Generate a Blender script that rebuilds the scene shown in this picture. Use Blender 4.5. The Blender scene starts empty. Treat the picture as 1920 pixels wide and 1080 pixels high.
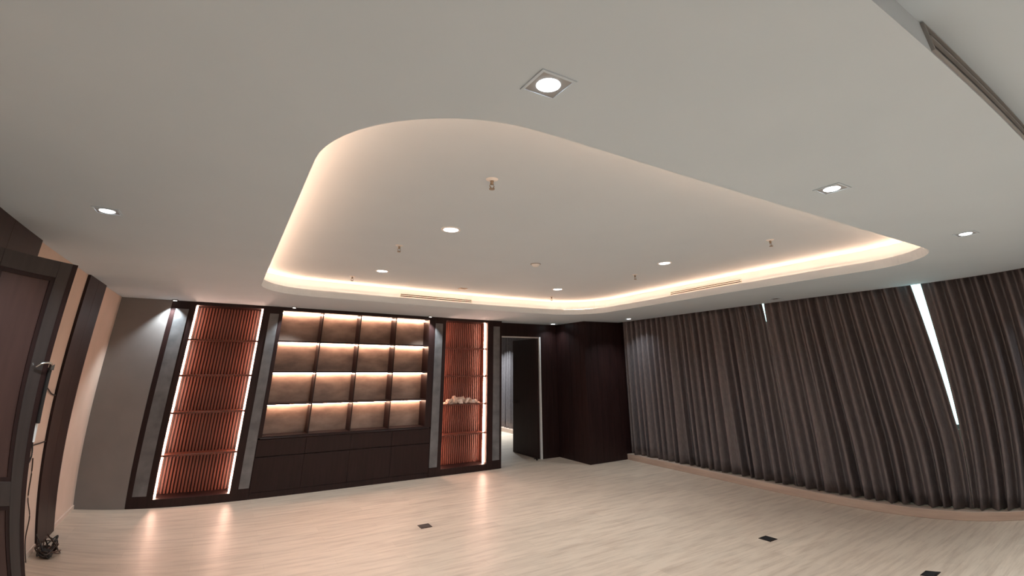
import bpy, bmesh, math, random
from mathutils import Vector, Matrix

random.seed(7)
sc = bpy.context.scene
COL = sc.collection

# ------------------------------------------------------------------ camera
# wide phone lens with mild barrel distortion and an off-centre optical axis (the photo is a crop)
cam = bpy.data.cameras.new('camera')
cam_ob = bpy.data.objects.new('camera', cam)
COL.objects.link(cam_ob)
Rv = Vector((0.85532536, -0.51806128, -0.00557104))
Uv = Vector((-0.18885104, -0.32177246, 0.92779188))
Fv = Vector((0.48244566, 0.79251182, 0.37305655))
cam_ob.matrix_world = Matrix(((Rv.x, Uv.x, -Fv.x, 0.0), (Rv.y, Uv.y, -Fv.y, 0.0),
                              (Rv.z, Uv.z, -Fv.z, 1.7384), (0, 0, 0, 1)))
cam.type = 'PANO'
cam.sensor_width = 36.0
cam.sensor_fit = 'HORIZONTAL'
lens = cam if hasattr(cam, 'panorama_type') else cam.cycles
lens.panorama_type = 'FISHEYE_LENS_POLYNOMIAL'
lens.fisheye_fov = math.radians(170)
UNIT = 828.5 * 36.0 / 1920.0
lens.fisheye_polynomial_k0 = 0.0
lens.fisheye_polynomial_k1 = -0.9181918 / UNIT
lens.fisheye_polynomial_k2 = -0.2461232 / UNIT ** 2
lens.fisheye_polynomial_k3 = 0.6328073 / UNIT ** 3
lens.fisheye_polynomial_k4 = -0.2572931 / UNIT ** 4
cam.shift_x = -(968.85 - 960.0) / 1920.0
cam.shift_y = -(540.0 - 346.74) / 1080.0
cam.clip_start = 0.01
cam.clip_end = 100
sc.camera = cam_ob

# ------------------------------------------------------------------ world and exposure
world = bpy.data.worlds.new('daylight')
sc.world = world
world.use_nodes = True
bg = world.node_tree.nodes['Background']
bg.inputs[0].default_value = (0.70, 1.0, 0.97, 1)
bg.inputs[1].default_value = 4.0
vs = sc.view_settings
vs.view_transform = 'Standard'
vs.look = 'None'
vs.gamma = 1.0
vs.use_curve_mapping = False
vs.exposure = 0.0

# light levels (watts / emission strengths) gathered here
P_ROUND, P_SQUARE, P_WASH, P_REAR_FILL, P_FAR_FILL = 25.0, 11.0, 14.0, 27.0, 100.0
E_COVE, E_TOWER, E_GRID = 50.0, 62.0, 50.0
COOL = (0.82, 0.94, 1.0)
WARM = (1.0, 0.56, 0.335)

# ------------------------------------------------------------------ materials
def new_mat(name):
    m = bpy.data.materials.new(name)
    m.use_nodes = True
    nt = m.node_tree
    b = nt.nodes['Principled BSDF']
    return m, nt, b

def noise_mat(name, ca, cb, scale=(1, 1, 1), freq=4.0, detail=4.0, rough=0.5, bump=0.0, lo=0.35, hi=0.65, spec=0.5, sheen=0.0, metal=0.0):
    m, nt, b = new_mat(name)
    tc = nt.nodes.new('ShaderNodeTexCoord')
    mp = nt.nodes.new('ShaderNodeMapping')
    mp.inputs['Scale'].default_value = scale
    nz = nt.nodes.new('ShaderNodeTexNoise')
    nz.inputs['Scale'].default_value = freq
    nz.inputs['Detail'].default_value = detail
    cr = nt.nodes.new('ShaderNodeValToRGB')
    cr.color_ramp.elements[0].position = lo
    cr.color_ramp.elements[1].position = hi
    cr.color_ramp.elements[0].color = (*ca, 1)
    cr.color_ramp.elements[1].color = (*cb, 1)
    L = nt.links.new
    L(tc.outputs['Object'], mp.inputs['Vector'])
    L(mp.outputs['Vector'], nz.inputs['Vector'])
    L(nz.outputs['Fac'], cr.inputs['Fac'])
    L(cr.outputs['Color'], b.inputs['Base Color'])
    b.inputs['Roughness'].default_value = rough
    b.inputs['Specular IOR Level'].default_value = spec
    b.inputs['Metallic'].default_value = metal
    b.inputs['Sheen Weight'].default_value = sheen
    if bump:
        bp = nt.nodes.new('ShaderNodeBump')
        bp.inputs['Strength'].default_value = bump
        bp.inputs['Distance'].default_value = 0.01
        L(nz.outputs['Fac'], bp.inputs['Height'])
        L(bp.outputs['Normal'], b.inputs['Normal'])
    return m

def glow_mat(name, col, strength):
    m = bpy.data.materials.new(name)
    m.use_nodes = True
    nt = m.node_tree
    nt.nodes.clear()
    e = nt.nodes.new('ShaderNodeEmission')
    e.inputs[0].default_value = (*col, 1)
    e.inputs[1].default_value = strength
    o = nt.nodes.new('ShaderNodeOutputMaterial')
    nt.links.new(e.outputs[0], o.inputs[0])
    return m

M = {}
M['ceiling'] = noise_mat('ceiling_paint', (0.605, 0.685, 0.75), (0.62, 0.70, 0.765), freq=2, rough=0.8, spec=0.2)
M['wood'] = noise_mat('dark_walnut', (0.0165, 0.0062, 0.0056), (0.026, 0.0098, 0.009), scale=(9, 9, 0.7), freq=3, detail=6, rough=0.45, spec=0.3)
M['slat'] = noise_mat('mahogany_slat', (0.105, 0.030, 0.019), (0.17, 0.050, 0.031), scale=(12, 12, 0.7), freq=3, detail=5, rough=0.45)
M['stone'] = noise_mat('grey_stone_veneer', (0.115, 0.112, 0.114), (0.195, 0.188, 0.19), scale=(1, 1, 1), freq=5, detail=8, rough=0.38, bump=0.08)
M['tan_stone'] = noise_mat('brown_stone_veneer', (0.21, 0.145, 0.115), (0.36, 0.255, 0.20), scale=(1, 1, 2.2), freq=3.5, detail=8, rough=0.5, bump=0.1)
M['grey_wall'] = noise_mat('taupe_wall_paint', (0.235, 0.21, 0.20), (0.255, 0.228, 0.217), freq=3, rough=0.7, spec=0.25)
M['cream_wall'] = noise_mat('cream_wall_paint', (0.70, 0.55, 0.45), (0.74, 0.58, 0.48), freq=3, rough=0.7, spec=0.25)
M['kerb'] = noise_mat('kerb_laminate', (0.42, 0.30, 0.235), (0.50, 0.37, 0.29), scale=(1, 0.4, 4), freq=4, rough=0.45)
M['curtain'] = noise_mat('satin_curtain', (0.145, 0.124, 0.126), (0.180, 0.155, 0.157), scale=(1, 1, 0.25), freq=60, detail=2, rough=0.40, spec=0.5, metal=0.55)
M['white'] = noise_mat('white_lacquer', (0.78, 0.77, 0.76), (0.82, 0.81, 0.80), freq=3, rough=0.4)
M['black'] = noise_mat('black_plastic', (0.010, 0.009, 0.009), (0.016, 0.014, 0.014), freq=6, rough=0.5)
M['dark_metal'] = noise_mat('bronzed_metal', (0.03, 0.018, 0.014), (0.045, 0.028, 0.022), freq=6, rough=0.4, metal=0.6)
M['chrome'] = noise_mat('chrome', (0.55, 0.53, 0.50), (0.62, 0.60, 0.57), freq=6, rough=0.25, metal=1.0)
M['sprinkler'] = noise_mat('brushed_brass', (0.20, 0.16, 0.12), (0.26, 0.21, 0.16), freq=9, rough=0.45, metal=0.3)
M['baffle'] = noise_mat('grey_baffle', (0.30, 0.295, 0.29), (0.34, 0.335, 0.33), freq=6, rough=0.6)
M['grey_plastic'] = noise_mat('grey_plastic', (0.30, 0.29, 0.28), (0.34, 0.33, 0.32), freq=6, rough=0.5)
M['door_stile'] = noise_mat('grey_brown_stile', (0.036, 0.026, 0.024), (0.048, 0.035, 0.032), scale=(8, 8, 0.7), freq=3, detail=5, rough=0.4)
M['door_panel'] = noise_mat('brown_door_panel', (0.050, 0.022, 0.018), (0.064, 0.029, 0.024), scale=(6, 6, 0.7), freq=3, detail=5, rough=0.42)
M['ornament'] = noise_mat('pale_crumpled_paper', (0.50, 0.36, 0.28), (0.66, 0.50, 0.40), freq=9, rough=0.7)
M['led_warm'] = glow_mat('led_warm', WARM, E_COVE)
M['led_tower'] = glow_mat('led_tower', (1.0, 0.60, 0.45), E_TOWER)
M['led_grid'] = glow_mat('led_grid', (1.0, 0.62, 0.45), E_GRID)
M['lamp'] = glow_mat('lamp_lens', (0.92, 0.97, 1.0), 12.0)
M['lamp_small'] = glow_mat('lamp_lens_small', (1.0, 0.93, 0.85), 5.0)

def floor_mat():
    m, nt, b = new_mat('pale_wood_laminate')
    L = nt.links.new
    tc = nt.nodes.new('ShaderNodeTexCoord')
    mp = nt.nodes.new('ShaderNodeMapping'); mp.inputs['Scale'].default_value = (0.9, 7.0, 1)
    n1 = nt.nodes.new('ShaderNodeTexNoise'); n1.inputs['Scale'].default_value = 2.2; n1.inputs['Detail'].default_value = 7; n1.inputs['Roughness'].default_value = 0.62
    r1 = nt.nodes.new('ShaderNodeValToRGB')
    r1.color_ramp.elements[0].position = 0.33; r1.color_ramp.elements[0].color = (0.43, 0.325, 0.25, 1)
    r1.color_ramp.elements[1].position = 0.56; r1.color_ramp.elements[1].color = (0.55, 0.435, 0.34, 1)
    # planks laid along the shelving wall, each a shade apart
    bk = nt.nodes.new('ShaderNodeTexBrick')
    bk.inputs['Scale'].default_value = 1.0
    bk.inputs['Brick Width'].default_value = 1.22
    bk.inputs['Row Height'].default_value = 0.18
    bk.inputs['Mortar Size'].default_value = 0.0012
    bk.inputs['Color1'].default_value = (0.94, 0.94, 0.94, 1)
    bk.inputs['Color2'].default_value = (1.05, 1.05, 1.05, 1)
    bk.inputs['Mortar'].default_value = (0.82, 0.80, 0.78, 1)
    mx = nt.nodes.new('ShaderNodeMix'); mx.data_type = 'RGBA'; mx.blend_type = 'MULTIPLY'
    mx.inputs[0].default_value = 1.0
    L(tc.outputs['Object'], mp.inputs['Vector']); L(mp.outputs['Vector'], n1.inputs['Vector'])
    L(n1.outputs['Fac'], r1.inputs['Fac']); L(tc.outputs['Object'], bk.inputs['Vector'])
    L(r1.outputs['Color'], mx.inputs[6]); L(bk.outputs['Color'], mx.inputs[7])
    L(mx.outputs[2], b.inputs['Base Color'])
    b.inputs['Roughness'].default_value = 0.42
    b.inputs['Specular IOR Level'].default_value = 0.38
    return m
M['floor'] = floor_mat()

def glass_mat():
    m = bpy.data.materials.new('window_glass'); m.use_nodes = True
    nt = m.node_tree; nt.nodes.clear()
    t = nt.nodes.new('ShaderNodeBsdfTransparent'); t.inputs[0].default_value = (0.86, 0.93, 0.94, 1)
    g = nt.nodes.new('ShaderNodeBsdfGlossy'); g.inputs['Roughness'].default_value = 0.05
    x = nt.nodes.new('ShaderNodeMixShader'); x.inputs[0].default_value = 0.06
    o = nt.nodes.new('ShaderNodeOutputMaterial')
    nt.links.new(t.outputs[0], x.inputs[1]); nt.links.new(g.outputs[0], x.inputs[2]); nt.links.new(x.outputs[0], o.inputs[0])
    return m
M['glass'] = glass_mat()

# ------------------------------------------------------------------ mesh helpers
def box(bm, x0, x1, y0, y1, z0, z1):
    v = [bm.verts.new((x, y, z)) for z in (z0, z1) for y in (y0, y1) for x in (x0, x1)]
    for f in ((0, 2, 3, 1), (4, 5, 7, 6), (0, 1, 5, 4), (2, 6, 7, 3), (0, 4, 6, 2), (1, 3, 7, 5)):
        bm.faces.new([v[i] for i in f])

def boxes(*bs):
    bm = bmesh.new()
    for b in bs:
        box(bm, *b)
    return bm

def cyl(bm, c, r0, r1, z0, z1, n=24, cap0=True, cap1=True):
    a = [bm.verts.new((c[0] + r0 * math.cos(2 * math.pi * i / n), c[1] + r0 * math.sin(2 * math.pi * i / n), z0)) for i in range(n)]
    b = [bm.verts.new((c[0] + r1 * math.cos(2 * math.pi * i / n), c[1] + r1 * math.sin(2 * math.pi * i / n), z1)) for i in range(n)]
    for i in range(n):
        j = (i + 1) % n
        bm.faces.new((a[i], a[j], b[j], b[i]))
    if cap0: bm.faces.new(a[::-1])
    if cap1: bm.faces.new(b)

def tube(bm, pts, r, n=8):
    pts = [Vector(p) for p in pts]
    rings = []
    for i, p in enumerate(pts):
        d = (pts[min(i + 1, len(pts) - 1)] - pts[max(i - 1, 0)]).normalized()
        s = d.cross(Vector((0, 0, 1)))
        if s.length < 1e-3: s = d.cross(Vector((1, 0, 0)))
        s.normalize(); t = d.cross(s)
        rings.append([bm.verts.new(p + r * (math.cos(2 * math.pi * k / n) * s + math.sin(2 * math.pi * k / n) * t)) for k in range(n)])
    for a, b in zip(rings, rings[1:]):
        for k in range(n):
            bm.faces.new((a[k], a[(k + 1) % n], b[(k + 1) % n], b[k]))
    bm.faces.new(rings[0]); bm.faces.new(rings[-1][::-1])

def smooth_path(pts, sub=6):
    P = [Vector(p) for p in pts]
    out = []
    for i in range(len(P) - 1):
        p0, p1, p2, p3 = P[max(i - 1, 0)], P[i], P[i + 1], P[min(i + 2, len(P) - 1)]
        for k in range(sub):
            t = k / sub
            out.append(0.5 * ((2 * p1) + (p2 - p0) * t + (2 * p0 - 5 * p1 + 4 * p2 - p3) * t * t + (3 * p1 - p0 - 3 * p2 + p3) * t ** 3))
    out.append(P[-1])
    return out

def mesh_of(bm, name, mat, bevel=0.0, smooth=False):
    bmesh.ops.recalc_face_normals(bm, faces=bm.faces[:])
    if bevel:
        bmesh.ops.bevel(bm, geom=bm.edges[:], offset=bevel, segments=1, affect='EDGES')
    me = bpy.data.meshes.new(name)
    bm.to_mesh(me); bm.free()
    me.materials.append(M[mat])
    if smooth:
        for p in me.polygons: p.use_smooth = True
    return me

def link(name, data, parent=None, loc=(0, 0, 0), rot=(0, 0, 0)):
    o = bpy.data.objects.new(name, data)
    COL.objects.link(o)
    o.location = loc
    o.rotation_euler = rot
    if parent: o.parent = parent
    return o

def part(name, bm, mat, parent=None, bevel=0.0, smooth=False):
    return link(name, mesh_of(bm, name, mat, bevel, smooth), parent)

def thing(name, label, cat, loc=(0, 0, 0), rot=(0, 0, 0), group=None):
    o = link(name, None, None, loc, rot)
    o['label'] = label; o['category'] = cat
    if group: o['group'] = group
    return o

def tag(o, label, cat, group=None):
    o['label'] = label; o['category'] = cat
    if group: o['group'] = group
    return o

def structure(o, label=None):
    o['kind'] = 'structure'
    if label: o['label'] = label
    return o

def dup(root, loc, label):
    r = root.copy(); COL.objects.link(r); r.location = loc; r['label'] = label
    for ch in list(root.children):
        c = ch.copy(); COL.objects.link(c); c.parent = r
        for g in list(ch.children):
            d = g.copy(); COL.objects.link(d); d.parent = c
    return r

# ------------------------------------------------------------------ room dimensions (metres)
H, HU, HR, ROOF = 2.60, 2.84, 2.72, 3.05
XL, XC, XK, XW = -1.427, 7.135, 7.03, 7.42
YB, YW, YREAR, YFAR = 8.12, 8.42, -3.2, 14.2
YN = 0.275

# floor
structure(part('floor', boxes((XL - 0.2, XW + 0.2, YREAR - 0.2, YFAR + 0.2, -0.12, 0.0)), 'floor'),
          'pale wood laminate floor with darker grain streaks')

# ceiling: main soffit with a rounded opening, cove and raised panel
ceil = structure(link('ceiling', None), 'off-white plaster ceiling with a rounded lit cove')
CX0, CX1, CY0, CY1, CR = 0.178, 5.46, 1.315, 6.63, 0.71

def rounded(x0, x1, y0, y1, r, n=14):
    out = []
    for cx, cy, a0 in ((x1 - r, y1 - r, 0), (x0 + r, y1 - r, 90), (x0 + r, y0 + r, 180), (x1 - r, y0 + r, 270)):
        for k in range(n + 1):
            a = math.radians(a0 + 90 * k / n)
            out.append((cx + r * math.cos(a), cy + r * math.sin(a)))
    return out

def ring_plate(outer, inner, z):
    bm = bmesh.new()
    es = []
    for loop in (outer, inner):
        vs_ = [bm.verts.new((x, y, z)) for x, y in loop]
        es += [bm.edges.new((vs_[i], vs_[(i + 1) % len(vs_)])) for i in range(len(vs_))]
    bmesh.ops.triangle_fill(bm, edges=es, use_beauty=True, use_dissolve=False)
    return bm

def wall_ring(bm, loop, z0, z1):
    a = [bm.verts.new((x, y, z0)) for x, y in loop]
    b = [bm.verts.new((x, y, z1)) for x, y in loop]
    for i in range(len(loop)):
        j = (i + 1) % len(loop)
        bm.faces.new((a[i], a[j], b[j], b[i]))

hole = rounded(CX0, CX1, CY0, CY1, CR)
hole_in = rounded(CX0 - 0.018, CX1 + 0.018, CY0 - 0.018, CY1 + 0.018, CR + 0.018)
hole_out = rounded(CX0 - 0.19, CX1 + 0.19, CY0 - 0.19, CY1 + 0.19, CR + 0.19)
XP = 7.045   # edge of the soffit at the curtain pocket
part('soffit', ring_plate([(XL, YN), (XP, YN), (XP, YW + 0.15), (XL, YW + 0.15)], hole, H), 'ceiling', ceil)
bm = bmesh.new()
LIP = 2.688
wall_ring(bm, hole, H, LIP); wall_ring(bm, hole_in, 2.615, LIP)
for i in range(len(hole)):
    j = (i + 1) % len(hole)
    bm.faces.new([bm.verts.new((*p, LIP)) for p in (hole[i], hole[j], hole_in[j], hole_in[i])])
part('cove_lip', bm, 'ceiling', ceil)
bm = bmesh.new()
for i in range(len(hole)):
    j = (i + 1) % len(hole)
    bm.faces.new([bm.verts.new((*p, 2.615)) for p in (hole_in[i], hole_in[j], hole_out[j], hole_out[i])])
wall_ring(bm, hole_out, 2.615, HU)
part('cove_trough', bm, 'ceiling', ceil)
bm = bmesh.new()
bm.faces.new([bm.verts.new((*p, HU)) for p in hole_out])
part('raised_panel', bm, 'ceiling', ceil)
part('riser', boxes((XL, XP, YN, YN + 0.02, H + 0.001, HR)), 'ceiling', ceil)
part('rear_panel', boxes((XL, XP, YREAR, YN + 0.02, HR, HR + 0.02)), 'ceiling', ceil)
part('curtain_pocket', boxes((XP, XP + 0.012, YREAR, YW, H, 2.80), (XP, XW, YREAR, YFAR, 2.80, 2.82)), 'ceiling', ceil)
part('far_room_panel', boxes((XL, XP, YW + 0.14, YFAR, H, H + 0.02)), 'ceiling', ceil)
part('roof_slab', boxes((XL - 0.3, XW + 0.3, YREAR - 0.3, YFAR + 0.3, ROOF, ROOF + 0.1)), 'ceiling', ceil)  # unseen slab added above everything to keep outside light from leaking in
# warm LED strip carried on small brackets in the trough
pegs = []
bm = bmesh.new()
def ring_strip(bm, o0, z0, o1, z1):
    a = rounded(CX0 - o0, CX1 + o0, CY0 - o0, CY1 + o0, CR + o0)
    b = rounded(CX0 - o1, CX1 + o1, CY0 - o1, CY1 + o1, CR + o1)
    for i in range(len(a)):
        j = (i + 1) % len(a)
        bm.faces.new([bm.verts.new(v) for v in ((*a[i], z0), (*a[j], z0), (*b[j], z1), (*b[i], z1))])
    return a, b
ra, rb = ring_strip(bm, 0.086, 2.6895, 0.106, 2.7010)
ch = bmesh.new()
ring_strip(ch, 0.085, 2.6865, 0.108, 2.6990)
part('led_channel', ch, 'white', ceil)
for i in range(0, len(ra), 2):
    x, y = (ra[i][0] + rb[i][0]) / 2, (ra[i][1] + rb[i][1]) / 2
    pegs.append((x - 0.004, x + 0.004, y - 0.004, y + 0.004, 2.615, 2.691))
part('led_bracket', boxes(*pegs), 'white', ceil)
part('cove_led_strip', bm, 'led_warm', ceil)

# walls
structure(part('wall_left', boxes((XL - 0.2, XL, YREAR, YFAR, 0, ROOF)), 'cream_wall'), 'cream painted left wall')
structure(part('wall_back', boxes((XL, -0.842, 8.112, 8.62, 0, ROOF)), 'grey_wall'), 'taupe painted wall left of the lit shelving')
structure(part('wall_behind', boxes((-0.842, 4.60, 8.47, 8.62, 0, ROOF), (-0.842, 4.60, YB + 0.02, 8.47, H + 0.005, ROOF)), 'grey_wall'), 'wall behind the built-in shelving')
structure(part('wall_rear', boxes((XL - 0.2, XW + 0.2, YREAR - 0.2, YREAR, 0, ROOF)), 'cream_wall'))
structure(part('wall_far', boxes((XL - 0.2, XW + 0.2, YFAR, YFAR + 0.2, 0, ROOF)), 'cream_wall'), 'end wall of the room behind the door')
structure(part('baseboard_left', boxes((XL, XL + 0.012, 4.62, 6.21, 0, 0.05), (XL, XL + 0.012, 7.0, 8.112, 0, 0.05)), 'cream_wall'))

# window wall behind the curtains
wr = structure(link('wall_right', None), 'window wall hidden behind the curtains')
WY = (0.9, 2.15, 3.4, 4.65, 5.9)
part('sill_wall', boxes((XW, XW + 0.2, YREAR, YFAR, 0, 0.93)), 'cream_wall', wr)
part('lintel', boxes((XW, XW + 0.2, YREAR, YFAR, 2.78, ROOF)), 'cream_wall', wr)
part('pier', boxes((XW, XW + 0.2, YREAR, WY[0], 0.93, 2.78)), 'cream_wall', wr)
part('pier', boxes((XW, XW + 0.2, WY[-1], YFAR, 0.93, 2.78)), 'cream_wall', wr)
part('pier', boxes((XW, XW + 0.2, 4.00, 4.80, 0.93, 2.36)), 'cream_wall', wr)  # unseen block added to stop daylight leaking between two curtains
win = structure(link('window_1', None), 'bright window seen only through the gap between curtains')
fb = [(XW + 0.04, XW + 0.09, WY[0], WY[-1], 0.93, 0.98), (XW + 0.04, XW + 0.09, WY[0], WY[-1], 2.73, 2.78)]
for y in (WY[0] + 0.025, 1.75, 2.95, 3.975, 4.825, WY[-1] - 0.025):
    fb.append((XW + 0.04, XW + 0.09, y - 0.025, y + 0.025, 0.98, 2.73))
part('window_frame', boxes(*fb), 'grey_plastic', win)
ys = (0.95, 1.725, 1.775, 2.925, 2.975, 3.95, 4.85, 5.85)
for a, b_ in zip(ys[0::2], ys[1::2]):
    part('pane', boxes((XW + 0.06, XW + 0.068, a, b_, 0.98, 2.73)), 'glass', win)
part('pane', boxes((XW + 0.06, XW + 0.068, 4.0, 4.80, 2.36, 2.73)), 'glass', win)

structure(part('baseboard_right', boxes((XK, XW, YREAR, 7.46, 0, 0.098), (XK, XW, 8.6, YFAR, 0, 0.098)), 'kerb', bevel=0.004),
          'low wood-coloured kerb running under the curtains')

# dark timber column and door wall in the far corner
PX0, PY0 = 6.10, 7.46
pier = structure(link('wall_column', None), 'dark timber clad column in the far corner')
part('core', boxes((PX0 + 0.012, XW, PY0 + 0.012, YW + 0.18, 0, ROOF)), 'wood', pier)
nb = 6
for k in range(nb):
    w = (XK + 0.04 - PX0) / nb
    part('board', boxes((PX0 + k * w + 0.0015, PX0 + (k + 1) * w - 0.0015, PY0, PY0 + 0.012, 0, H)), 'wood', pier, bevel=0.0012)
nb = 6
for k in range(nb):
    w = (YW - PY0) / nb
    part('board', boxes((PX0, PX0 + 0.012, PY0 + 0.002 + k * w, PY0 + (k + 1) * w - 0.0015, 0, H)), 'wood', pier, bevel=0.0012)

DX0, DX1, DH = 4.66, 5.66, 2.315
dw = structure(link('wall_door_side', None), 'dark timber clad wall around the far doorway')
part('header', boxes((4.58, PX0 + 0.01, YW, YW + 0.14, DH + 0.02, ROOF)), 'wood', dw)
part('left_cheek', boxes((4.58, DX0 - 0.02, YW, YW + 0.14, 0, DH + 0.02)), 'wood', dw)
w = (PX0 - DX1 - 0.03) / 3
part('right_core', boxes((DX1 + 0.03, PX0 + 0.01, YW + 0.012, YW + 0.14, 0, DH + 0.02)), 'wood', dw)
for k in range(3):
    part('board', boxes((DX1 + 0.031 + k * w, DX1 + 0.028 + (k + 1) * w, YW, YW + 0.012, 0, DH + 0.02)), 'wood', dw, bevel=0.0012)
d1 = structure(link('door_1', None), 'dark timber door standing open into the next room, white lining')
part('door_lining', boxes((DX0 - 0.02, DX0, YW - 0.003, YW + 0.145, 0, DH), (DX1 - 0.005, DX1 + 0.03, YW - 0.003, YW + 0.145, 0, DH + 0.02),
                          (DX0 - 0.02, DX1 - 0.005, YW + 0.02, YW + 0.145, DH, DH + 0.02)), 'white', d1)
lf = part('door_leaf', boxes((5.605, 5.65, YW + 0.03, YW + 1.005, 0.006, DH - 0.012)), 'wood', d1, bevel=0.002)
bm = boxes((5.585, 5.605, YW + 0.92, YW + 0.96, 0.98, 1.02), (5.57, 5.585, YW + 0.82, YW + 0.96, 0.99, 1.01))
part('door_handle', bm, 'dark_metal', lf)
bm = bmesh.new(); cyl(bm, (5.53, YW - 0.03), 0.018, 0.018, 0, 0.03, 16)  # short dark cylinder with a small arm, lying at the door foot
tube(bm, [(5.53, YW - 0.03, 0.03), (5.47, YW - 0.02, 0.03)], 0.008)
tag(part('door_stop', bm, 'dark_metal'), 'small dark floor stop at the foot of the open far door', 'door stop')

# ------------------------------------------------------------------ timber strips on the left wall
def cladding(name, y0, y1, n, label):
    t = structure(link(name, None), label)
    part('backing', boxes((XL, XL + 0.012, y0, y1, 0, H)), 'wood', t)
    w = (y1 - y0) / n
    for k in range(n):
        part('board', boxes((XL + 0.012, XL + 0.024, y0 + k * w + 0.001, y0 + (k + 1) * w - 0.001, 0, H)), 'wood', t, bevel=0.001)
cladding('trim_1', 6.213, 6.997, 2, 'dark timber strip on the cream wall nearest the shelving')
cladding('trim_2', 2.2, 4.62, 4, 'dark timber cladding on the left wall behind the open door')

# ------------------------------------------------------------------ built-in shelving
def tower(name, x0, x1, nx0, nx1, pil_a, pil_b, label, shelves):
    t = thing(name, label, 'shelving', ((x0 + x1) / 2, YB, 0), group='lit slatted display towers')
    off = Vector((-(x0 + x1) / 2, -YB, 0))
    def put(nm, bm, mat, parent=t, bevel=0.0):
        o = part(nm, bm, mat, parent, bevel)
        o.data.transform(Matrix.Translation(off))
        return o
    yb = YB + 0.345
    put('side_panel', boxes((x0, nx0, YB, yb, 0, H)), 'wood')
    put('side_panel', boxes((nx1, x1, YB, yb, 0, H)), 'wood')
    put('top_rail', boxes((nx0, nx1, YB, yb, 2.553, H)), 'wood')
    put('plinth', boxes((nx0, nx1, YB, yb, 0, 0.10)), 'wood')
    put('back_panel', boxes((nx0, nx1, yb - 0.012, yb, 0.10, 2.553)), 'wood')
    for p in (pil_a, pil_b):
        o = put('stone_panel', boxes((p[0], p[1], YB - 0.008, YB + 0.004, 0.142, 2.49)), 'stone', bevel=0.0015)
        o['label'] = 'grey stone-look upright panel'
    n = 22
    pitch = (nx1 - nx0) / n
    me = None
    for k in range(n):
        xc = nx0 + (k + 0.5) * pitch
        if me is None:
            me = mesh_of(boxes((-0.012, 0.012, -0.024, 0.0, 0.10, 2.553)), 'slat', 'slat', bevel=0.004)
        link('slat', me, t, (xc + off.x, yb - 0.012 + off.y, 0))
    put('side_liner', boxes((nx0, nx0 + 0.004, YB + 0.012, yb - 0.036, 0.10, 2.553)), 'slat')
    put('side_liner', boxes((nx1 - 0.004, nx1, YB + 0.012, yb - 0.036, 0.10, 2.553)), 'slat')
    zs = [0.10] + shelves + [2.553]
    for z in shelves:
        put('shelf', boxes((nx0 + 0.004, nx1 - 0.004, YB + 0.075, yb - 0.036, z - 0.011, z + 0.011)), 'slat', bevel=0.0015)
    for i in range(5):
        lo = zs[i] + (0.011 if i else 0.0) + 0.004
        hi = zs[i + 1] - (0.011 if i < 4 else 0.0) - 0.004
        for xa, xb in ((nx0 + 0.005, nx0 + 0.022), (nx1 - 0.022, nx1 - 0.005)):
            put('led_bar', boxes((xa, xb, YB + 0.125, YB + 0.135, lo, hi)), 'led_tower')
    return t

tower('display_tower', -0.84, 0.575, -0.548, 0.345, (-0.780, -0.622), (0.440, 0.568),
      'tall red-glowing slatted display niche beside the taupe wall, shelves empty', [0.595, 1.117, 1.595, 2.077])
tower('display_tower', 3.195, 4.58, 3.410, 4.285, (3.200, 3.340), (4.395, 4.535),
      'tall red-glowing slatted display niche beside the far doorway, ornament on one shelf', [0.592, 1.082, 1.565, 2.062])

# centre grid of sixteen lit compartments
g = thing('shelf_grid', 'wide grid of sixteen backlit compartments between the two slatted towers', 'shelving', (1.885, YB, 0.752))
GO = Vector((-1.885, -YB, -0.752))
def gput(nm, bm, mat, bevel=0.0):
    o = part(nm, bm, mat, g, bevel); o.data.transform(Matrix.Translation(GO)); return o
GX0, GX1 = 0.625, 3.085
yb = YB + 0.32
gput('side_panel', boxes((0.577, GX0, YB + 0.004, yb, 0.754, H)), 'wood')
gput('side_panel', boxes((GX1, 3.193, YB + 0.004, yb, 0.754, H)), 'wood')
gput('top_rail', boxes((GX0, GX1, YB + 0.004, yb, 2.545, H)), 'wood')
gput('backing', boxes((GX0, GX1, yb - 0.01, yb, 0.754, 2.545)), 'wood')
cols = [GX0, 1.24, 1.855, 2.47, GX1]
rows = [0.765, 1.195, 1.64, 2.09, 2.545]
for x in cols[1:-1]:
    gput('divider', boxes((x - 0.008, x + 0.008, YB + 0.02, yb - 0.01, 0.765, 2.545)), 'wood')
for z in rows[:-1]:
    gput('shelf', boxes((GX0, GX1, YB + 0.012, yb - 0.01, z - 0.011, z + 0.009)), 'wood')
for r in range(4):
    for c in range(4):
        xa = cols[c] + (0.008 if c else 0); xb = cols[c + 1] - (0.008 if c < 3 else 0)
        za = rows[r] + 0.009; zb = rows[r + 1] - (0.011 if r < 3 else 0)
        o = gput('back_panel', boxes((xa + 0.001, xb - 0.001, yb - 0.022, yb - 0.010, za, zb)), 'tan_stone')
        gput('led_bar', boxes((xa + 0.004, xb - 0.004, yb - 0.066, yb - 0.048, zb - 0.020, zb - 0.002)), 'led_grid')

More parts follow.
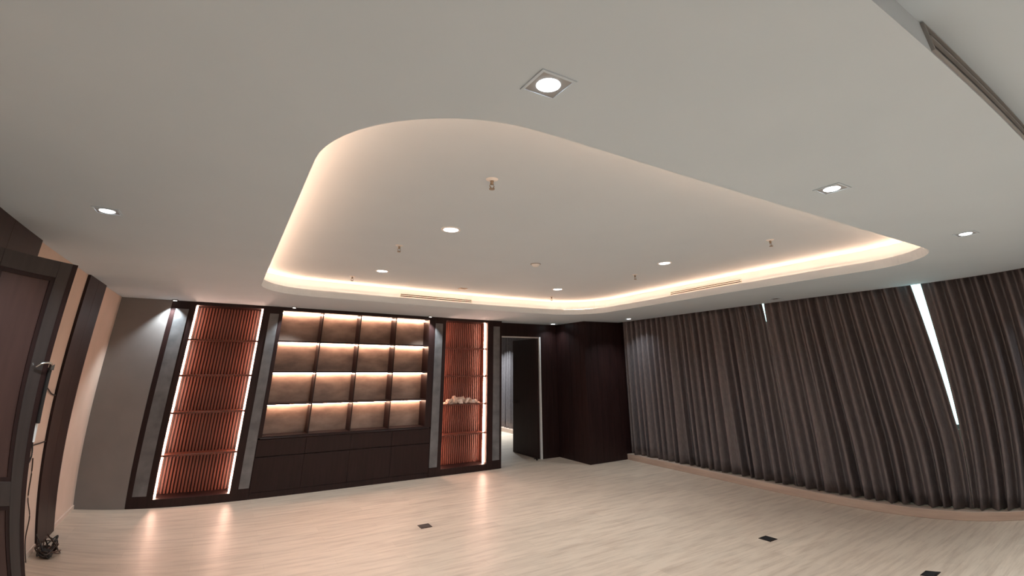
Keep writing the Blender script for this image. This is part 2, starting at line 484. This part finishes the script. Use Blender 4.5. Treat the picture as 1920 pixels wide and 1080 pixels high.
# base cabinet below the grid
bc = thing('base_cabinet', 'long dark timber base cabinet under the backlit grid', 'cabinet', (1.885, YB, 0))
BO = Vector((-1.885, -YB, 0))
def bput(nm, bm, mat, bevel=0.0, parent=bc):
    o = part(nm, bm, mat, parent, bevel); o.data.transform(Matrix.Translation(BO)); return o
bput('body', boxes((0.577, 3.193, YB + 0.02, YB + 0.33, 0.0, 0.735)), 'wood')
bput('worktop', boxes((0.60, 3.175, YB - 0.004, YB + 0.33, 0.737, 0.752)), 'wood', 0.002)
bput('plinth', boxes((0.577, 3.193, YB + 0.004, YB + 0.02, 0.0, 0.075)), 'wood')
for k in range(4):
    xa = 0.579 + k * 0.6535; xb = xa + 0.6515
    bput('drawer_front', boxes((xa, xb, YB, YB + 0.02, 0.518, 0.733)), 'wood', 0.0015)
    bput('door', boxes((xa, xb, YB, YB + 0.02, 0.078, 0.508)), 'wood', 0.0015)

# crumpled ornament on the right tower's shelf
bm = bmesh.new()
rnd = random.Random(11)
for cx, w_, h_, d_ in ((3.60, 0.17, 0.085, 0.10), (3.70, 0.16, 0.12, 0.12), (3.82, 0.19, 0.115, 0.13), (3.97, 0.16, 0.09, 0.11), (4.07, 0.14, 0.06, 0.09), (3.54, 0.12, 0.05, 0.08), (4.15, 0.12, 0.025, 0.07)):
    r = bmesh.ops.create_icosphere(bm, subdivisions=2, radius=0.5)
    tw = rnd.uniform(-0.5, 0.5)
    for v in r['verts']:
        n = v.co.normalized()
        f = 1 + 0.28 * math.sin(7 * n.x + 5 * n.z + cx * 40) * math.cos(6 * n.y + cx * 17) + rnd.uniform(-0.26, 0.26)
        x, y, z = n.x * 0.5 * f * w_, n.y * 0.5 * f * d_, n.z * 0.5 * f * h_
        v.co = Vector((cx + x * math.cos(tw) - y * math.sin(tw), 8.275 + x * math.sin(tw) + y * math.cos(tw), 1.0935 + max(0.0, 1.2 * (z + h_ * 0.42))))
o = part('crumpled_ornament', bm, 'ornament')
tag(o, 'pale crumpled ornament lying on the second-lowest shelf of the right tower', 'ornament')

# ------------------------------------------------------------------ curtains
def curtain(name, ya, yb_, label, edge_a=None, edge_b=None, seed=1, z0=0.102, z1=2.785, xc=XC, amp=0.068, pitch=0.138, group='dark satin curtains along the window wall'):
    """pleated drape from ya (far side) to yb_ (near side); edge functions give the hem's y at height z"""
    rnd = random.Random(seed)
    ln = ya - yb_
    nf = max(2, int(round(ln / pitch))) * 2
    top = [(k + rnd.uniform(-0.16, 0.16) * (0 < k < nf)) / nf for k in range(nf + 1)]
    bot = [min(1, max(0, (k + rnd.uniform(-0.5, 0.5) * (0 < k < nf)) / nf)) for k in range(nf + 1)]
    bot.sort()
    sg = [(1 if k % 2 else -1) * rnd.uniform(0.65, 1.1) for k in range(nf + 1)]
    sg[0] = sg[-1] = 0.0
    sb = [s * rnd.uniform(0.65, 1.2) for s in sg]
    SUB, NZ = 5, 16
    hem = [rnd.uniform(0, 1) for _ in range(nf * SUB + 1)]
    grid = []
    for iz in range(NZ + 1):
        z = z0 + (z1 - z0) * iz / NZ
        t = (1 - (z - z0) / (z1 - z0)) ** 1.25
        A = edge_a(z) if edge_a else ya
        B = edge_b(z) if edge_b else yb_
        row = []
        for k in range(nf):
            u0, u1 = top[k] * (1 - t) + bot[k] * t, top[k + 1] * (1 - t) + bot[k + 1] * t
            a0, a1 = sg[k] * (1 - t) + sb[k] * t, sg[k + 1] * (1 - t) + sb[k + 1] * t
            for s in range(SUB + (k == nf - 1)):
                f = s / SUB
                c = 0.5 - 0.5 * math.cos(math.pi * f)
                c = 0.75 * c + 0.25 * f
                u = u0 + (u1 - u0) * f
                v = max(-1.3, min(1.3, a0 + (a1 - a0) * c)) / 1.3
                v = (((v + 1) / 2) ** (0.62 + 0.3 * t) * 2 - 1) * 1.3
                x = xc + amp * v * (0.9 + 0.2 * t)
                zz = z + (0.012 * hem[len(row)] if iz == 0 else 0)
                row.append((x, A + (B - A) * u, zz))
        grid.append(row)
    bm = bmesh.new()
    V = [[bm.verts.new(p) for p in row] for row in grid]
    for a, b in zip(V, V[1:]):
        for i in range(len(a) - 1):
            bm.faces.new((a[i], a[i + 1], b[i + 1], b[i]))
    bmesh.ops.recalc_face_normals(bm, faces=bm.faces[:])
    bmesh.ops.solidify(bm, geom=bm.faces[:], thickness=0.004)
    t_ = thing(name, label, 'curtain', (xc, (ya + yb_) / 2, 0), group=group)
    me = mesh_of(bm, 'drape', 'curtain', smooth=True)
    me.transform(Matrix.Translation((-xc, -(ya + yb_) / 2, 0)))
    link('drape', me, t_)
    tr = boxes((xc - 0.015, xc + 0.015, min(yb_, ya) + 0.02, max(ya, yb_) - 0.02, 2.786, 2.80))
    o = part('track', tr, 'white', t_); o.data.transform(Matrix.Translation((-xc, -(ya + yb_) / 2, 0)))
    return t_

def lerp(z, pts):
    for (za, va), (zb, vb) in zip(pts, pts[1:]):
        if z <= zb: return va + (vb - va) * max(0, (z - za)) / (zb - za)
    return pts[-1][1]

curtain('curtain', 7.44, 4.225, 'dark pleated curtain nearest the timber column', seed=3,
        edge_b=lambda z: lerp(z, [(0, 4.217), (2.34, 4.217), (2.8, 4.245)]))
curtain('curtain', 4.215, 2.22, 'dark pleated curtain left of the bright window gap', seed=8,
        edge_a=lambda z: lerp(z, [(0, 4.213), (2.34, 4.213), (2.8, 4.195)]),
        edge_b=lambda z: lerp(z, [(0, 2.152), (0.85, 2.152), (1.05, 2.172), (2.6, 2.237), (2.8, 2.24)]))
curtain('curtain', 2.15, -3.1, 'dark pleated curtain right of the bright window gap', seed=21,
        edge_a=lambda z: lerp(z, [(0, 2.148), (1.0, 2.145), (2.6, 2.135), (2.8, 2.135)]))
curtain('curtain', 13.9, 9.2, 'curtain seen through the open doorway in the next room', seed=31, pitch=0.16, z1=2.785)

# ------------------------------------------------------------------ ceiling fittings
def round_downlight(name, label):
    t = thing(name, label, 'downlight', group='round downlights in the raised panel')
    bm = bmesh.new()
    n = 32
    prof = [(0.082, 0.0), (0.080, -0.006), (0.068, -0.007), (0.062, -0.003)]
    rings = [[bm.verts.new((r * math.cos(2 * math.pi * i / n), r * math.sin(2 * math.pi * i / n), z)) for i in range(n)] for r, z in prof]
    for a, b in zip(rings, rings[1:]):
        for i in range(n):
            bm.faces.new((a[i], a[(i + 1) % n], b[(i + 1) % n], b[i]))
    part('trim_ring', bm, 'white', t, smooth=True)
    bm = bmesh.new(); cyl(bm, (0, 0), 0.062, 0.062, -0.0045, -0.001, 32)
    part('lens', bm, 'lamp', t)
    lamp(t, P_ROUND, 0.06, 150)
    return t

def lamp(t, watts, r, spread, z=-0.012, col=COOL):
    l = bpy.data.lights.new('lamp_light', 'AREA')
    l.shape = 'DISK'; l.size = 2 * r; l.energy = watts; l.color = col; l.spread = math.radians(spread)
    link('lamp_light', l, t, (0, 0, z))

def square_downlight(name, label, lit=True, s=0.057):
    t = thing(name, label, 'downlight', group='square downlights in the main ceiling')
    e = s + 0.010
    bm = boxes((-e, e, -e, -s, -0.005, 0), (-e, e, s, e, -0.005, 0), (-e, -s, -s, s, -0.005, 0), (s, e, -s, s, -0.005, 0))
    part('trim_frame', bm, 'ceiling', t)
    part('baffle', boxes((-s, s, -s, s, -0.002, 0)), 'baffle' if lit else 'black', t)
    bm = bmesh.new(); cyl(bm, (0, 0), 0.035, 0.040, -0.0055, -0.002, 28)
    part('lamp_head', bm, 'lamp' if lit else 'dark_metal', t)
    if lit: lamp(t, P_SQUARE, 0.04, 120)
    return t

def watts(t, w):
    for c in t.children:
        if c.type == 'LIGHT':
            c.data = c.data.copy(); c.data.energy = w

def wash_light(name, label):
    t = thing(name, label, 'spotlight', group='small spotlights above the shelving wall')
    bm = bmesh.new(); cyl(bm, (0, 0), 0.034, 0.036, -0.012, 0, 20)
    part('trim_ring', bm, 'dark_metal', t)
    bm = bmesh.new(); cyl(bm, (0, 0), 0.022, 0.025, -0.016, -0.012, 20)
    part('lens', bm, 'lamp_small', t)
    l = bpy.data.lights.new('lamp_light', 'SPOT')
    l.energy = P_WASH * 6; l.color = COOL; l.spot_size = math.radians(95); l.spot_blend = 0.6; l.shadow_soft_size = 0.02
    link('lamp_light', l, t, (0, 0, -0.02))
    return t

d = round_downlight('round_downlight', 'round lit downlight in the raised panel, largest of the four')
d.location = (1.467, 3.47, HU)
dup(d, (1.467, 5.58, HU), 'round lit downlight on the left of the raised panel, nearer the backlit grid')
dup(d, (4.14, 3.54, HU), 'round lit downlight in the raised panel nearest the curtains')
dup(d, (4.09, 5.57, HU), 'round lit downlight in the raised panel nearest the far doorway')

d = square_downlight('square_downlight', 'square lit downlight near the top of the picture, before the rounded cove')
d.location = (0.75, 1.03, H)
dup(d, (2.60, 1.02, H), 'square lit downlight beside the long edge of the cove, middle of its row')
dup(d, (4.50, 0.97, H), 'square lit downlight near the cove corner by the curtains')
dup(d, (-0.80, 3.44, H), 'square lit downlight over the left side near the open panelled door')
watts(dup(d, (6.68, 6.76, H), 'small lit downlight close to the curtain by the timber column'), 9.0)
watts(dup(d, (5.87, 8.20, H), 'small lit downlight in the nook before the far doorway'), 2.6)
watts(dup(d, (6.66, 0.68, H), 'square downlight close to the curtain, just outside the picture'), 9.0)  # unseen lamp, added to brighten the curtain folds
u = square_downlight('square_downlight', 'dark unlit downlight between the cove and the curtains', lit=False, s=0.055)
u.location = (6.66, 3.72, H)
# unseen lamps of the same kind, added behind the camera to brighten the ceiling
for i, (x, y) in enumerate(((0.9, -1.5), (3.4, -1.5), (5.8, -1.5), (0.9, -0.2), (3.4, -0.35))):
    t = dup(d, (x, y, HR), ['square downlight in the rear ceiling behind the camera by the left wall', 'square downlight in the rear ceiling at mid room', 'square downlight in the rear ceiling by the curtains',
                            'square downlight in the rear ceiling just over the camera', 'square downlight in the rear ceiling beside the long air slot'][i])
    watts(t, P_REAR_FILL)
t = dup(d, (6.4, 12.2, H), 'square downlight in the room behind the far door')  # lamp out of view, added to light the next room's curtain
watts(t, P_FAR_FILL)

wl = wash_light('wall_spotlight', 'small spotlight above the taupe wall edge and left slatted tower')
wl.location = (-0.805, 8.03, H)
dup(wl, (0.765, 8.03, H), 'small spotlight above the first column of the backlit grid')
dup(wl, (3.055, 8.03, H), 'small spotlight above the stone upright of the right tower')

def sprinkler(name, label):
    t = thing(name, label, 'sprinkler', group='pendant sprinklers in the raised panel')
    bm = bmesh.new(); cyl(bm, (0, 0), 0.020, 0.038, -0.010, 0, 24)
    part('escutcheon', bm, 'white', t)
    bm = bmesh.new(); cyl(bm, (0, 0), 0.009, 0.011, -0.034, -0.010, 14)
    tube(bm, [(0.010, 0, -0.030), (0.015, 0, -0.044), (0.004, 0, -0.060)], 0.003, 6)
    tube(bm, [(-0.010, 0, -0.030), (-0.015, 0, -0.044), (-0.004, 0, -0.060)], 0.003, 6)
    part('body', bm, 'sprinkler', t)
    bm = bmesh.new(); cyl(bm, (0, 0), 0.017, 0.017, -0.064, -0.060, 18)
    part('deflector', bm, 'sprinkler', t)
    return t
s = sprinkler('sprinkler', 'pendant sprinkler nearest the viewer in the raised panel')
s.location = (1.25, 2.34, HU)
dup(s, (1.26, 4.24, HU), 'pendant sprinkler between the two left round downlights')
dup(s, (1.23, 6.15, HU), 'small pendant sprinkler at the left far end of the raised panel')
dup(s, (4.33, 4.21, HU), 'pendant sprinkler beside the round downlight nearest the curtains')
dup(s, (4.27, 2.32, HU), 'small pendant sprinkler toward the cove corner by the curtains')
dup(s, (4.46, 6.25, HU), 'small pendant sprinkler at the far corner of the cove')

t = thing('smoke_detector', 'flat round smoke detector at the centre of the raised panel', 'detector', (2.82, 4.24, HU))
bm = bmesh.new(); cyl(bm, (0, 0), 0.055, 0.058, -0.008, 0, 28); part('base', bm, 'grey_plastic', t)
bm = bmesh.new(); cyl(bm, (0, 0), 0.028, 0.048, -0.030, -0.008, 28); part('cap', bm, 'white', t)
t = thing('ceiling_sensor', 'small square plate in the raised panel near the shelving side', 'sensor', (2.85, 6.22, HU))
part('plate', boxes((-0.055, 0.055, -0.055, 0.055, -0.006, 0)), 'kerb', t, bevel=0.002)
part('grille', boxes((-0.035, 0.035, -0.035, 0.035, -0.009, -0.006)), 'grey_plastic', t)

def slot_diffuser(name, label, length, height, loc, rotz, slots=2, mat='white'):
    """linear air slot standing on a vertical face, facing local -y"""
    t = thing(name, label, 'air vent', loc, (0, 0, rotz), group='linear air slots')
    h = height / 2
    fr = 0.008
    part('frame', boxes((-length / 2, length / 2, -0.010, 0, h - fr, h), (-length / 2, length / 2, -0.010, 0, -h, -h + fr),
                        (-length / 2, -length / 2 + fr, -0.010, 0, -h + fr, h - fr), (length / 2 - fr, length / 2, -0.010, 0, -h + fr, h - fr)), mat, t)
    part('dark_throat', boxes((-length / 2 + fr, length / 2 - fr, -0.002, 0, -h + fr, h - fr)), 'black', t)
    for k in range(1, slots):
        z = -h + fr + (height - 2 * fr) * k / slots
        part('blade', boxes((-length / 2 + fr, length / 2 - fr, -0.012, -0.002, z - 0.005, z + 0.005)), mat, t)
    return t
slot_diffuser('air_slot', 'thin air slot in the glowing cove above the backlit grid', 1.20, 0.055, (2.69, CY1 + 0.187, 2.752), 0)
slot_diffuser('air_slot', 'thin air slot in the glowing cove above the curtains', 1.22, 0.050, (CX1 + 0.187, 4.17, 2.755), -math.pi / 2)
slot_diffuser('air_slot', 'long dark double air slot in the ceiling step at the top right', 2.3, 0.105, (2.80, YN, 2.662), 0, slots=2, mat='grey_plastic')

# ------------------------------------------------------------------ floor boxes
def floor_box(loc, label):
    t = thing('floor_box', label, 'floor socket', loc, group='flush floor socket boxes')
    e, s = 0.066, 0.058
    part('frame', boxes((-e, e, -e, -s, 0, 0.004), (-e, e, s, e, 0, 0.004), (-e, -s, -s, s, 0, 0.004), (s, e, -s, s, 0, 0.004)), 'dark_metal', t)
    ld = part('lid', boxes((-s, s, -s, s, 0, 0.003)), 'black', t)
    part('finger_tab', boxes((-0.018, 0.018, -s + 0.004, -s + 0.016, 0.003, 0.005)), 'dark_metal', ld)
floor_box((2.30, 5.86, 0), 'dark square floor socket in front of the backlit grid')
floor_box((5.175, 3.48, 0), 'dark square floor socket in front of the curtains')
floor_box((5.17, 1.95, 0), 'dark square floor socket cut by the bottom edge of the picture')

# ------------------------------------------------------------------ open panelled door on the left
ZT = 2.36
K = (ZT - 1.7384) / (2.22 - 1.7384)
EX, EY = -0.82486 * K, 3.16915 * K            # free edge
DD = Vector((-0.64819, -0.76148, 0))          # from free edge towards the hinge
DL = (XL + 0.03 - EX) / DD.x
d2 = structure(link('door_2', None, None, (EX, EY, 0), (0, 0, math.atan2(DD.y, DD.x))), 'dark panelled door standing open by the left wall')
# local +x runs from the free edge to the hinge; local -y... is the side away from the camera
TH = 0.045
ST = 0.082
RL = 0.11
part('stile', boxes((0, ST, 0, TH, 0.006, ZT)), 'door_stile', d2, 0.002)
part('stile', boxes((DL - ST, DL, 0, TH, 0.006, ZT)), 'door_stile', d2, 0.002)
for z0, z1 in ((ZT - 0.105, ZT), (0.86, 1.01), (0.006, 0.16)):
    part('rail', boxes((ST, DL - ST, 0, TH, z0, z1)), 'door_stile', d2, 0.002)
for z0, z1 in ((1.01, ZT - 0.105), (0.16, 0.86)):
    b0 = 0.026
    part('panel_bead', boxes((ST, DL - ST, 0.004, TH - 0.004, z0, z0 + b0), (ST, DL - ST, 0.004, TH - 0.004, z1 - b0, z1),
                             (ST, ST + b0, 0.004, TH - 0.004, z0 + b0, z1 - b0), (DL - ST - b0, DL - ST, 0.004, TH - 0.004, z0 + b0, z1 - b0)), 'wood', d2)
    part('door_panel', boxes((ST + b0, DL - ST - b0, 0.010, TH - 0.010, z0 + b0, z1 - b0)), 'door_panel', d2)
part('edge_band', boxes((-0.036, 0, 0.002, TH - 0.002, 0.006, ZT)), 'wood', d2)


# black box with chrome bracket on the door edge, and the cables below it
bx = thing('cable_box', 'slim black box with chrome bracket and white end on the open door edge', 'box', (EX, EY, 0), (0, 0, math.atan2(DD.y, DD.x)))
part('casing', boxes((-0.060, -0.037, -0.004, 0.055, 1.36, 1.70)), 'black', bx, 0.004)
bm = bmesh.new()
tube(bm, smooth_path([(-0.050, 0.060, 1.715), (-0.005, 0.085, 1.728), (0.035, 0.078, 1.722), (0.055, 0.058, 1.700)]), 0.006)
box(bm, -0.060, -0.038, 0.045, 0.066, 1.685, 1.72)
part('bracket', bm, 'chrome', bx)
bm = bmesh.new(); cyl(bm, (-0.050, 0.025), 0.012, 0.015, 1.245, 1.36, 14)
part('white_end', bm, 'white', bx)
bm = bmesh.new()
tube(bm, smooth_path([(-0.050, 0.025, 1.245), (-0.055, 0.03, 1.17), (-0.042, 0.03, 1.12)]), 0.005)
part('lead', bm, 'black', bx)

def cable(pts, label, r=0.006):
    bm = bmesh.new()
    tube(bm, smooth_path(pts), r, 6)
    tag(part('cable', bm, 'dark_metal'), label, 'cable', 'loose cables by the left wall')
xw = XL + 0.012
cable([(xw, 5.66, 1.53), (xw, 5.85, 1.51), (xw, 6.05, 1.45), (xw, 6.20, 1.43)], 'short dark cable arching across the cream wall to the timber strip')
cable([(xw, 5.70, 1.22), (xw, 5.72, 1.04), (xw, 5.90, 1.015), (xw, 6.20, 1.01)], 'thin dark cable bending along the cream wall at mid height')
cable([(xw, 5.84, 0.90), (xw, 5.86, 0.76), (xw, 5.82, 0.55), (xw + 0.01, 5.88, 0.38), (xw + 0.01, 5.74, 0.20), (xw + 0.03, 5.66, 0.012)], 'thin dark cable dropping down the cream wall to the floor')
rn = random.Random(5)
t = thing('cable_tangle', 'tangled dark cables heaped on the floor at the timber strip', 'cables', (XL + 0.16, 6.06, 0))
for k in range(7):
    pts = []
    a = rn.uniform(0, 6.28)
    for q in range(9):
        rad = rn.uniform(0.03, 0.13)
        a += rn.uniform(0.7, 1.3)
        pts.append((rad * math.cos(a) * 0.9, rad * math.sin(a) * 2.0, max(0.008, 0.012 + rn.uniform(0, 0.30) * (0.3 + 0.7 * rn.random()) * (1 - q / 9))))
    bm = bmesh.new(); tube(bm, smooth_path(pts), 0.0065, 6)
    part('cable_loop', bm, 'black' if k % 2 else 'dark_metal', t)
bm = bmesh.new()
box(bm, -0.05, 0.05, -0.16, 0.02, 0.012, 0.06)
part('power_strip', bm, 'black', t, 0.004)
cable([(XL + 0.06, 6.25, 0.008), (XL + 0.16, 6.36, 0.008), (XL + 0.13, 6.52, 0.03), (XL + 0.06, 6.42, 0.07), (XL + 0.12, 6.28, 0.008)], 'small looped cable end on the floor before the timber strip')
